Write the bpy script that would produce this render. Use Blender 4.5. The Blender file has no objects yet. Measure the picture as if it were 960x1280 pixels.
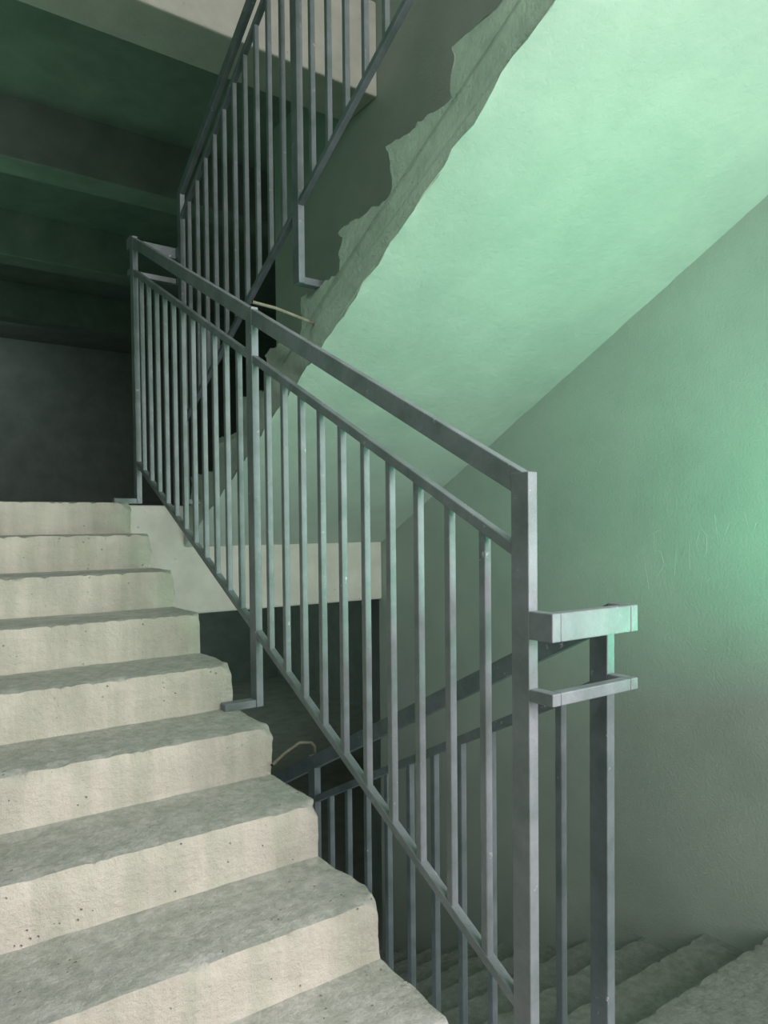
import bpy, bmesh, math
from mathutils import Vector, noise, Matrix
ZO=1.552
S=bpy.context.scene
S.view_settings.view_transform='Standard'
# ---------------- materials ----------------
def mat(name, c1, c2, scale=3.0, rough=0.85, bump=0.15, bscale=60, dust=None, spots=None, metal=0.0, dist=0.01, pits=None):
    m=bpy.data.materials.new(name); m.use_nodes=True
    nt=m.node_tree; N=nt.nodes; L=nt.links
    b=N['Principled BSDF']; b.inputs['Roughness'].default_value=rough; b.inputs['Metallic'].default_value=metal
    tc=N.new('ShaderNodeTexCoord')
    n=N.new('ShaderNodeTexNoise'); n.inputs['Scale'].default_value=scale; n.inputs['Detail'].default_value=8; n.inputs['Roughness'].default_value=0.65
    L.new(tc.outputs['Object'],n.inputs['Vector'])
    r=N.new('ShaderNodeValToRGB'); r.color_ramp.elements[0].position=0.35; r.color_ramp.elements[1].position=0.68
    r.color_ramp.elements[0].color=(*c1,1); r.color_ramp.elements[1].color=(*c2,1)
    L.new(n.outputs['Fac'],r.inputs['Fac']); col=r.outputs['Color']
    if dust:
        g=N.new('ShaderNodeNewGeometry'); s=N.new('ShaderNodeSeparateXYZ'); L.new(g.outputs['Normal'],s.inputs[0])
        mr=N.new('ShaderNodeMapRange'); mr.inputs['From Min'].default_value=0.45; mr.inputs['From Max'].default_value=0.9
        L.new(s.outputs['Z'],mr.inputs['Value'])
        n2=N.new('ShaderNodeTexNoise'); n2.inputs['Scale'].default_value=38; n2.inputs['Detail'].default_value=12; n2.inputs['Roughness'].default_value=0.75; L.new(tc.outputs['Object'],n2.inputs['Vector'])
        r2=N.new('ShaderNodeValToRGB'); r2.color_ramp.elements[0].position=0.38; r2.color_ramp.elements[1].position=0.60
        r2.color_ramp.elements[0].color=(*[v*0.70 for v in dust],1); r2.color_ramp.elements[1].color=(*dust,1)
        L.new(n2.outputs['Fac'],r2.inputs['Fac'])
        mx=N.new('ShaderNodeMixRGB'); L.new(mr.outputs[0],mx.inputs['Fac']); L.new(col,mx.inputs['Color1']); L.new(r2.outputs['Color'],mx.inputs['Color2'])
        col=mx.outputs['Color']
        mp=N.new('ShaderNodeMapping'); mp.inputs['Scale'].default_value=(9,9,0.7); L.new(tc.outputs['Object'],mp.inputs['Vector'])
        n4=N.new('ShaderNodeTexNoise'); n4.inputs['Scale'].default_value=1.6; n4.inputs['Detail'].default_value=4; L.new(mp.outputs[0],n4.inputs['Vector'])
        r4=N.new('ShaderNodeValToRGB'); r4.color_ramp.elements[0].position=0.38; r4.color_ramp.elements[1].position=0.6
        r4.color_ramp.elements[0].color=(0.83,0.87,0.83,1); r4.color_ramp.elements[1].color=(1,1,1,1); L.new(n4.outputs['Fac'],r4.inputs['Fac'])
        m4=N.new('ShaderNodeMixRGB'); m4.blend_type='MULTIPLY'; m4.inputs['Fac'].default_value=1; L.new(col,m4.inputs['Color1']); L.new(r4.outputs['Color'],m4.inputs['Color2']); col=m4.outputs['Color']
    if spots:
        n3=N.new('ShaderNodeTexNoise'); n3.inputs['Scale'].default_value=spots[1]; n3.inputs['Detail'].default_value=12; n3.inputs['Roughness'].default_value=0.75; L.new(tc.outputs['Object'],n3.inputs['Vector'])
        r3=N.new('ShaderNodeValToRGB'); r3.color_ramp.elements[0].position=spots[2]; r3.color_ramp.elements[1].position=spots[2]+0.05
        r3.color_ramp.elements[0].color=(0,0,0,1); r3.color_ramp.elements[1].color=(1,1,1,1); L.new(n3.outputs['Fac'],r3.inputs['Fac'])
        m3=N.new('ShaderNodeMixRGB'); L.new(r3.outputs['Color'],m3.inputs['Fac']); L.new(col,m3.inputs['Color1']); m3.inputs['Color2'].default_value=(*spots[0],1); col=m3.outputs['Color']
    h=None
    nb=N.new('ShaderNodeTexNoise'); nb.inputs['Scale'].default_value=bscale; nb.inputs['Detail'].default_value=12; nb.inputs['Roughness'].default_value=0.72; L.new(tc.outputs['Object'],nb.inputs['Vector'])
    h=nb.outputs['Fac']
    if pits:  # small blow holes
        v=N.new('ShaderNodeTexVoronoi'); v.inputs['Scale'].default_value=pits; L.new(tc.outputs['Object'],v.inputs['Vector'])
        nz=N.new('ShaderNodeTexNoise'); nz.inputs['Scale'].default_value=pits*0.35; L.new(tc.outputs['Object'],nz.inputs['Vector'])
        rr=N.new('ShaderNodeValToRGB'); rr.color_ramp.elements[0].position=0.04; rr.color_ramp.elements[0].color=(1,1,1,1)
        rr.color_ramp.elements[1].position=0.16; rr.color_ramp.elements[1].color=(0,0,0,1); L.new(v.outputs['Distance'],rr.inputs['Fac'])
        th=N.new('ShaderNodeMath'); th.operation='GREATER_THAN'; th.inputs[1].default_value=0.58; L.new(nz.outputs['Fac'],th.inputs[0])
        mu=N.new('ShaderNodeMath'); mu.operation='MULTIPLY'; L.new(rr.outputs['Color'],mu.inputs[0]); L.new(th.outputs[0],mu.inputs[1])
        sb=N.new('ShaderNodeMath'); sb.operation='SUBTRACT'; L.new(h,sb.inputs[0]); L.new(mu.outputs[0],sb.inputs[1]); h=sb.outputs[0]
        mm=N.new('ShaderNodeMixRGB'); mm.inputs['Color2'].default_value=(*[q*0.6 for q in c1],1)
        ml=N.new('ShaderNodeMath'); ml.operation='MULTIPLY'; ml.inputs[1].default_value=0.5; L.new(mu.outputs[0],ml.inputs[0])
        L.new(ml.outputs[0],mm.inputs['Fac']); L.new(col,mm.inputs['Color1']); col=mm.outputs['Color']
    L.new(col,b.inputs['Base Color'])
    bp=N.new('ShaderNodeBump'); bp.inputs['Strength'].default_value=bump; bp.inputs['Distance'].default_value=dist
    L.new(h,bp.inputs['Height']); L.new(bp.outputs[0],b.inputs['Normal'])
    return m
M_step=mat('step_concrete',(0.59,0.545,0.49),(0.78,0.72,0.65),4,0.95,0.9,60,dust=(0.60,0.585,0.56),spots=((0.38,0.36,0.33),30,0.66),pits=44)
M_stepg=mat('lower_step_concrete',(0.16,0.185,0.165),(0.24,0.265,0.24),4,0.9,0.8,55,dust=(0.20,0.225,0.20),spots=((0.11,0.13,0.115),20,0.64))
M_slab=mat('painted_concrete',(0.34,0.415,0.365),(0.41,0.485,0.43),2.2,0.85,0.4,35,spots=((0.31,0.375,0.33),13,0.66))
M_side=mat('rough_plaster',(0.38,0.47,0.40),(0.52,0.61,0.53),9,0.95,1.0,45,spots=((0.33,0.38,0.33),18,0.62))
M_wall=mat('wall_plaster',(0.28,0.34,0.30),(0.345,0.405,0.36),1.5,0.8,0.45,90,spots=((0.245,0.295,0.26),30,0.66),dist=0.006)
M_wallL=mat('low_bounce_wall',(0.10,0.13,0.115),(0.14,0.17,0.15),1.5,0.8,0.3,90)  # unseen left wall, darkened to cut bounce light onto the rails
M_beam=mat('beam_concrete',(0.42,0.42,0.38),(0.52,0.52,0.47),5,0.9,0.4,40,pits=20)
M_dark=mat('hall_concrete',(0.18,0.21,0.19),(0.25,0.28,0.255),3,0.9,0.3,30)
M_floor=mat('landing_concrete',(0.30,0.30,0.27),(0.42,0.42,0.38),4,0.9,0.5,40)
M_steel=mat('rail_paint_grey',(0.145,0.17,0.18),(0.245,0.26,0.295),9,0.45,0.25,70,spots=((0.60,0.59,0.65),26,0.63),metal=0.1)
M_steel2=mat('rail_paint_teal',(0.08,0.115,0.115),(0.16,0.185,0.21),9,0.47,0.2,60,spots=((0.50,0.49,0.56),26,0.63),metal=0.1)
M_rod=mat('rusty_rod',(0.14,0.12,0.095),(0.23,0.20,0.155),20,0.8,0.3,80)
M_scratch=mat('scratched_plaster',(0.38,0.45,0.40),(0.43,0.50,0.45),20,0.8,0.2,80)
M_frame=mat('window_frame_paint',(0.5,0.5,0.48),(0.6,0.6,0.57),6,0.6,0.1,40)

def obj(name,bm,m,bev=0,smooth=False):
    me=bpy.data.meshes.new(name); bmesh.ops.recalc_face_normals(bm,faces=bm.faces[:]); bm.to_mesh(me); bm.free()
    me.materials.append(m); o=bpy.data.objects.new(name,me); S.collection.objects.link(o); o.location.z=ZO
    if bev:
        md=o.modifiers.new('bevel','BEVEL'); md.width=bev; md.segments=2; md.limit_method='ANGLE'
    return o
def box(bm,x0,x1,y0,y1,z0,z1):
    v=[bm.verts.new((x,y,z)) for x in(x0,x1) for y in(y0,y1) for z in(z0,z1)]
    for f in((0,1,3,2),(4,6,7,5),(0,4,5,1),(2,3,7,6),(0,2,6,4),(1,5,7,3)): bm.faces.new([v[i] for i in f])
def bar(bm,xc,w,y0,z0,y1,z1,h):
    v=[]
    for x in(xc-w/2,xc+w/2):
        for (y,z) in((y0,z0),(y1,z1)):
            for dz in(-h,0): v.append(bm.verts.new((x,y,z+dz)))
    for f in((0,1,3,2),(4,6,7,5),(0,4,5,1),(2,3,7,6),(0,2,6,4),(1,5,7,3)): bm.faces.new([v[i] for i in f])
def prism(bm,poly,x0,x1):
    a=[bm.verts.new((x0,y,z)) for y,z in poly]; b=[bm.verts.new((x1,y,z)) for y,z in poly]
    bm.faces.new(a); bm.faces.new(b[::-1])
    n=len(poly)
    for i in range(n): bm.faces.new((a[i],b[i],b[(i+1)%n],a[(i+1)%n]))

# ---------------- stair flights ----------------
def flight(name,poly,x0,x1,mats,erode=None,amp=0.003,step=0.012,nosings=(),wear=1.0,ragged=0.0):
    pts=[]; n=len(poly)
    for i in range(n):
        a=Vector(poly[i]); b=Vector(poly[(i+1)%n]); l=(b-a).length
        st=step if l<0.6 else 0.05
        k=max(1,int(l/st))
        for j in range(k): pts.append(a.lerp(b,j/k))
    bm=bmesh.new(); rows=[]
    xs=[]; nx=int((x1-x0)/0.016)
    for i in range(nx+1): xs.append(x0+(x1-x0)*i/nx)
    extra=[erode+(d if erode==x0 else -d) for d in (0.006,)] if erode is not None else []
    xs=sorted(xs+extra)
    for x in xs:
        row=[]
        e=abs(x-erode) if erode is not None else 9
        rg=ragged*max(0,1-e/0.05)
        for p in pts:
            y,z=p.x,p.y
            q=Vector((x*2.2,y*9,z*9)); q2=Vector((x*20,y*34,z*34))
            dy=noise.noise(q)*amp+noise.noise(q2)*(amp*0.7+rg)+noise.noise(Vector((x*3,y*13,z*13)))*rg*1.5
            dz=noise.noise(q+Vector((7,3,1)))*amp*0.5+noise.noise(q2+Vector((1,9,4)))*(amp*0.6+rg)
            for (ny,nz,sg) in nosings:
                d=math.hypot(y-ny,z-nz)
                if d<0.036:
                    k=(1-d/0.036)
                    chip=max(0,noise.noise(Vector((x*19,ny*5,nz*3)))-0.2)+0.8*max(0,noise.noise(Vector((x*45,ny*9,nz*7)))-0.1)
                    w=0.003+0.026*chip+0.026*max(0,1-e/0.05)*(0.4+0.9*abs(noise.noise(Vector((ny*7,nz*5,2)))))
                    dy+=sg*w*k*wear; dz-=w*k*0.8*wear
            xx=x
            if e<0.001:
                s_=1 if erode==x0 else -1
                xx=x+noise.noise(Vector((y*6,z*6,5)))*0.016+s_*0.004+noise.noise(Vector((y*25,z*25,1)))*0.007
            row.append(bm.verts.new((xx,y+dy,z+dz)))
        rows.append(row)
    m=len(pts)
    for i in range(len(xs)-1):
        for j in range(m):
            bm.faces.new((rows[i][j],rows[i+1][j],rows[i+1][(j+1)%m],rows[i][(j+1)%m]))
    bm.faces.new(rows[0]); bm.faces.new(rows[-1][::-1])
    o=obj(name,bm,mats[0])
    for mm in mats[1:]: o.data.materials.append(mm)
    for p in o.data.polygons:
        p.use_smooth=len(p.vertices)==4
        if len(mats)>1 and p.normal.z<-0.5: p.material_index=1
        if len(mats)>2 and (abs(p.normal.x)>0.6 or len(p.vertices)>4): p.material_index=2
    o.data.set_sharp_from_angle(angle=math.radians(38))
    return o
WL=-0.6; XA=1.015; XB=1.42; XW=2.78
poly=[];nos=[]
rA=0.1528
for k in range(11):
    y=3.579-0.3*k; z=0.129-rA*k
    poly.append((y,z)); nos.append((y,z,1)); poly.append((y,z-rA))
yb=3.579-3.0
prof=[(3.975,0.129)]+poly+[(yb,-1.75),(yb+0.35,-1.75),(3.579+0.1,-0.16),(3.975,-0.16)]
flight('staircase',prof,WL,XA,[M_step],erode=XA,nosings=nos)
rr=(3.469-1.911)/11
poly=[]
for k in range(11):
    y=3.579-0.3*k; z=3.469-rr*k
    poly+=[(y,z),(y,z-rr)]
bm=bmesh.new(); prism(bm,[(3.98,3.469)]+poly+[(yb,1.72),(yb+0.3,1.72),(3.68,3.2),(3.98,3.2)],WL,XA); obj('staircase',bm,M_step)
poly=[];nos=[]; rB=0.162
pb=[(3.975,0.129)]
for i in range(1,12):
    y=2.285-0.316*(i-6); z=0.129+rB*i
    pb+=[(y,z-rB),(y,z)]; nos.append((y,z,1))
yt=2.285-0.316*5
pb+=[(yt-0.3,1.911),(yt-0.3,1.974-0.5226*(yt-0.3)),(3.975,1.974-0.5226*3.975)]
flight('staircase',pb,XB,XW,[M_floor,M_slab,M_side],erode=XB,nosings=nos,amp=0.004,wear=0.6,ragged=0.011)
pc=[(0.9,-1.552)];nos=[]
for m in range(11):
    y=1.36+0.3*m; z=-1.552-rA*m
    pc+=[(y,z),(y,z-rA)]; nos.append((y,z,-1))
pc+=[(4.6,-3.233),(4.6,-3.45),(4.3,-3.45),(1.24,-1.9),(0.9,-1.9)]
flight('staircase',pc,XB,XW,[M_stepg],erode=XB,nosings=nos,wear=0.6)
# ---------------- landings ----------------
bm=bmesh.new(); box(bm,WL,XW,-1.6,0.579,-1.75,-1.553); box(bm,XB,XW,0.579,0.9,-1.75,-1.553); obj('floor',bm,M_floor)
bm=bmesh.new(); box(bm,-5,7,4.28,14,-0.03,0.129); obj('landing_floor',bm,M_floor)
bm=bmesh.new(); box(bm,WL,XW,-1.6,0.45,1.68,1.911); obj('landing_slab',bm,M_slab)
bm=bmesh.new(); box(bm,-5,7,4.6,14,-3.40,-3.233); obj('landing_floor',bm,M_floor)
def roughbeam(name,x0,x1,y0,y1,z0,z1,m):
    bm=bmesh.new(); box(bm,x0,x1,y0,y1,z0,z1); obj(name,bm,m,0.012)
roughbeam('landing_beam',WL,XW,3.981,4.28,-0.49,0.129,M_beam)
roughbeam('landing_beam',WL,XW,3.981,4.36,2.85,3.469,M_beam)
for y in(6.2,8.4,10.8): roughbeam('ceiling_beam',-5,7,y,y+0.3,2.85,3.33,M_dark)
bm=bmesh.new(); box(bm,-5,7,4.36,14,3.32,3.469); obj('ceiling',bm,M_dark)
bm=bmesh.new(); box(bm,WL,XW+.15,-1.6,5.6,5.2,5.35); obj('ceiling',bm,M_wall)
# ---------------- walls ----------------
bm=bmesh.new(); prism(bm,[(-1.6,-3.45),(4.02,-3.45),(4.02,-0.03),(5.5,-0.03),(5.5,3.32),(4.36,3.32),(4.36,5.2),(-1.6,5.2)],XW,XW+0.18); obj('wall_right',bm,M_wall)
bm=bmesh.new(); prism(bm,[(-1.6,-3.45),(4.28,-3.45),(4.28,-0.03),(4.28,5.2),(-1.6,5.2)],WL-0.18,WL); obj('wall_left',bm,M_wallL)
def wall_with_windows(bm,wins,x0,x1,z0,z1):
    a,b=wins[0][0],wins[0][1]
    box(bm,x0,a,-1.78,-1.6,z0,z1); box(bm,b,x1,-1.78,-1.6,z0,z1)
    zc=z0
    for w in wins: box(bm,a,b,-1.78,-1.6,zc,w[2]); zc=w[3]
    box(bm,a,b,-1.78,-1.6,zc,z1)
wins=[(1.0,2.6,-0.75,1.4),(1.0,2.6,2.8,4.7)]  # second opening is unseen, added to go with the upper fill light
bm=bmesh.new(); wall_with_windows(bm,wins,WL,XW,-3.45,5.2); obj('wall_near',bm,M_wall)
for i,(a,b,c_,d) in enumerate(wins):
    bm=bmesh.new()
    for q in((a,b,c_,c_+.05),(a,b,d-.05,d),(a,a+.05,c_,d),(b-.05,b,c_,d),((a+b)/2-.025,(a+b)/2+.025,c_,d)): box(bm,q[0],q[1],-1.74,-1.68,q[2],q[3])
    obj('window_%d'%(i+1),bm,M_frame)
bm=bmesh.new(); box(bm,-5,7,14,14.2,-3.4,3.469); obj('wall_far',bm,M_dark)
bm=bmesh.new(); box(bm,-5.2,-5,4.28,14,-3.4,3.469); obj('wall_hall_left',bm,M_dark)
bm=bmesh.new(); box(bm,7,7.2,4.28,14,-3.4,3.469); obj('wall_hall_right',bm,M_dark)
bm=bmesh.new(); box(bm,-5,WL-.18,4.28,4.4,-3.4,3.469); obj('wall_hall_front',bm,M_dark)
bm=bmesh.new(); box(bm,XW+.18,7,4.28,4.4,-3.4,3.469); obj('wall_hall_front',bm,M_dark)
bm=bmesh.new(); box(bm,WL,XW,4.36,4.5,3.469,5.2); obj('wall_far_upper',bm,M_wall)

# ---------------- railings ----------------
PW=0.025; PD=0.05
def railing(xr,ftop,fsec,fbot,ya,yb_,posts,nbal,hh=0.056):
    bm=bmesh.new()
    bar(bm,xr,PW,ya,ftop(ya),yb_,ftop(yb_),hh)
    bar(bm,xr,0.024,ya,fsec(ya),yb_,fsec(yb_),0.028)
    bar(bm,xr,0.024,ya,fbot(ya),yb_,fbot(yb_),0.026)
    for (y,zf,xe) in posts:
        box(bm,xr-PW/2-.001,xr+PW/2+.001,y-PD/2,y+PD/2,zf,ftop(y)-0.004)
        x0,x1=sorted((xe,xr+(PW/2 if xe<xr else -PW/2)))
        box(bm,x0,x1,y-0.02,y+0.02,zf-0.001,zf+0.026)
    for (y0,y1,n) in nbal:
        for i in range(1,n):
            y=y0+(y1-y0)*i/n; w=0.010
            box(bm,xr-w,xr+w,y-w,y+w,fbot(y)-0.012,fsec(y)-0.012)
    return bm
XR=1.095; XC=1.344; s=0.509
fa=lambda o:(lambda y:o+s*(y-1.053))
bm=railing(XR,fa(0.113),fa(-0.048),fa(-1.012),1.03,3.76,[(1.053,-1.246,0.96),(2.355,-0.635,0.965),(3.74,0.129,0.97)],[(1.053,2.355,11),(2.355,3.74,12)])
def ureturn(bm,y0,yo,z0,z1,w=PW):
    xl=XR-PW/2; xr_=XC+PW/2; sg=-1 if yo<y0 else 1
    a,b=sorted((y0,yo)); box(bm,xl,xl+w,a,b,z0,z1); box(bm,xr_-w,xr_,a,b,z0,z1)
    a,b=sorted((yo,yo-sg*w)); box(bm,xl+w,xr_-w,a,b,z0,z1)
ureturn(bm,1.029,0.966,-0.234,-0.176); ureturn(bm,1.029,0.966,-0.362,-0.336)
ureturn(bm,3.76,3.82,1.435,1.491); ureturn(bm,3.76,3.82,1.303,1.33)
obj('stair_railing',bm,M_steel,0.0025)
fc=lambda o:(lambda y:o-s*(y-1.03))
bm=railing(XC,fc(-0.178),fc(-0.336),fc(-1.32),1.03,4.3,[(1.053,-1.552,1.47),(2.39,-2.16,1.47),(3.8,-2.92,1.47)],[(1.053,2.39,11),(2.39,3.8,12)])
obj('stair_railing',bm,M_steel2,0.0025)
fb=lambda y:2.25-0.525*(y-2.863); fb2=lambda y:2.25-0.155-0.525*(y-2.863); fb3=lambda y:1.235-0.512*(y-2.461)
bm=railing(XC,fb,fb2,fb3,3.76,0.8,[(2.461,0.931,1.47),(3.74,0.129,1.47),(1.05,1.75,1.47)],[(1.05,2.461,12),(2.461,3.74,11)])
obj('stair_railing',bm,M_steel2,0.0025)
def rod(pts,r,name):
    cu=bpy.data.curves.new(name,'CURVE'); cu.dimensions='3D'; sp=cu.splines.new('POLY'); sp.points.add(len(pts)-1)
    for p,q in zip(sp.points,pts): p.co=(*q,1)
    cu.bevel_depth=r; cu.bevel_resolution=2; cu.materials.append(M_rod); o=bpy.data.objects.new(name,cu); S.collection.objects.link(o); o.location.z=ZO
rod([(1.09,2.34,.79),(1.2,2.38,.797),(1.3,2.43,.80),(1.43,2.49,.80)],0.006,'tie_rod')
rod([(1.0,2.05,-.75),(1.08,2.12,-.745),(1.2,2.24,-.76),(1.30,2.33,-.80),(1.335,2.37,-.83),(1.344,2.385,-.89)],0.005,'tie_rod')
cu=bpy.data.curves.new('wall_graffiti','CURVE'); cu.dimensions='3D'; cu.bevel_depth=0.0012
G=[[(1.99,-.13),(1.955,-.09),(1.925,-.27)],
   [(1.86,.0),(1.90,-.02),(1.90,-.10),(1.865,-.10),(1.85,-.16),(1.89,-.22)],
   [(1.80,-.20),(1.79,-.02),(1.765,-.12),(1.735,0.0),(1.73,-.17)],
   [(1.70,-.06),(1.68,.0),(1.655,-.03),(1.655,-.10),(1.68,-.14),(1.70,-.06)],
   [(1.62,.05),(1.60,-.10),(1.56,.02)],
   [(1.50,.06),(1.47,-.03),(1.45,.02)]]
for g in G:
    sp=cu.splines.new('POLY'); sp.points.add(len(g)-1)
    for p,(y,z) in zip(sp.points,g): p.co=(XW+0.0007,y,z-.02,1)
cu.materials.append(M_scratch); o=bpy.data.objects.new('wall_graffiti',cu); S.collection.objects.link(o); o.location.z=ZO

# ---------------- lights ----------------
def area(name,loc,target,sx,sy,col,p):
    l=bpy.data.lights.new(name,'AREA'); l.shape='RECTANGLE'; l.size=sx; l.size_y=sy; l.color=col; l.energy=p
    o=bpy.data.objects.new(name,l); S.collection.objects.link(o); o.location=Vector(loc)+Vector((0,0,ZO))
    o.rotation_euler=(Vector(target)-Vector(loc)).to_track_quat('-Z','Y').to_euler()
area('window_daylight',(1.8,-1.55,0.35),(0.9,3,-0.3),1.5,1.9,(1.0,0.94,0.92),118)
area('upper_fill',(1.8,-1.5,3.75),(1.6,4,2.6),1.5,1.8,(1.0,0.96,0.90),135)  # added fill for the upper beam and right wall, source made up
area('tread_fill',(0.75,-0.5,1.62),(0.5,1.5,-1.0),0.9,0.5,(1.0,0.95,0.92),44)  # made-up fill under the upper landing, lightens the treads
area('green_soffit_fill',(1.95,0.8,-0.4),(2.15,1.4,1.4),0.45,0.45,(0.10,1.0,0.50),19)  # added green fill out of view, tints the soffit
area('stringer_fill',(-0.5,1.2,1.35),(1.42,1.9,1.25),0.3,0.3,(0.65,1.0,0.75),9)  # added fill that brightens the stringer side, no real fixture
area('hall_green_fill',(-1.0,6.4,0.4),(-1.0,6.6,3.2),2.5,2.5,(0.42,1.0,0.62),28)  # invented upward green fill for the hall ceiling and beams
area('hall_fill',(-1.0,12.3,3.2),(-1.0,14,0.3),6,0.3,(0.9,1.0,1.0),30)  # added neutral fill, lifts the dark far wall of the hall
area('lower_hall_fill',(1.5,9.5,-0.4),(1.5,14,-2.4),2.5,0.5,(0.75,1.0,0.9),75)  # added fill, lifts the darkness behind the landing beam
w=bpy.data.worlds.new('world'); S.world=w; w.use_nodes=True
w.node_tree.nodes['Background'].inputs[0].default_value=(0.75,0.85,0.9,1); w.node_tree.nodes['Background'].inputs[1].default_value=1.0
# ---------------- camera ----------------
cd=bpy.data.cameras.new('camera'); cd.sensor_fit='VERTICAL'; cd.sensor_height=36; cd.lens=900/1280*36; cd.clip_start=0.02
p=math.radians(1.5)
cd.shift_y=(900*math.tan(p)+18)/1280
c=bpy.data.objects.new('camera',cd); S.collection.objects.link(c); c.location=(0,0,ZO)
R=Matrix.Rotation(math.radians(-35.1),4,'Z')@Matrix.Rotation(math.radians(90)-p,4,'X')@Matrix.Rotation(math.radians(-0.57),4,'Z')
c.rotation_euler=R.to_euler(); S.camera=c
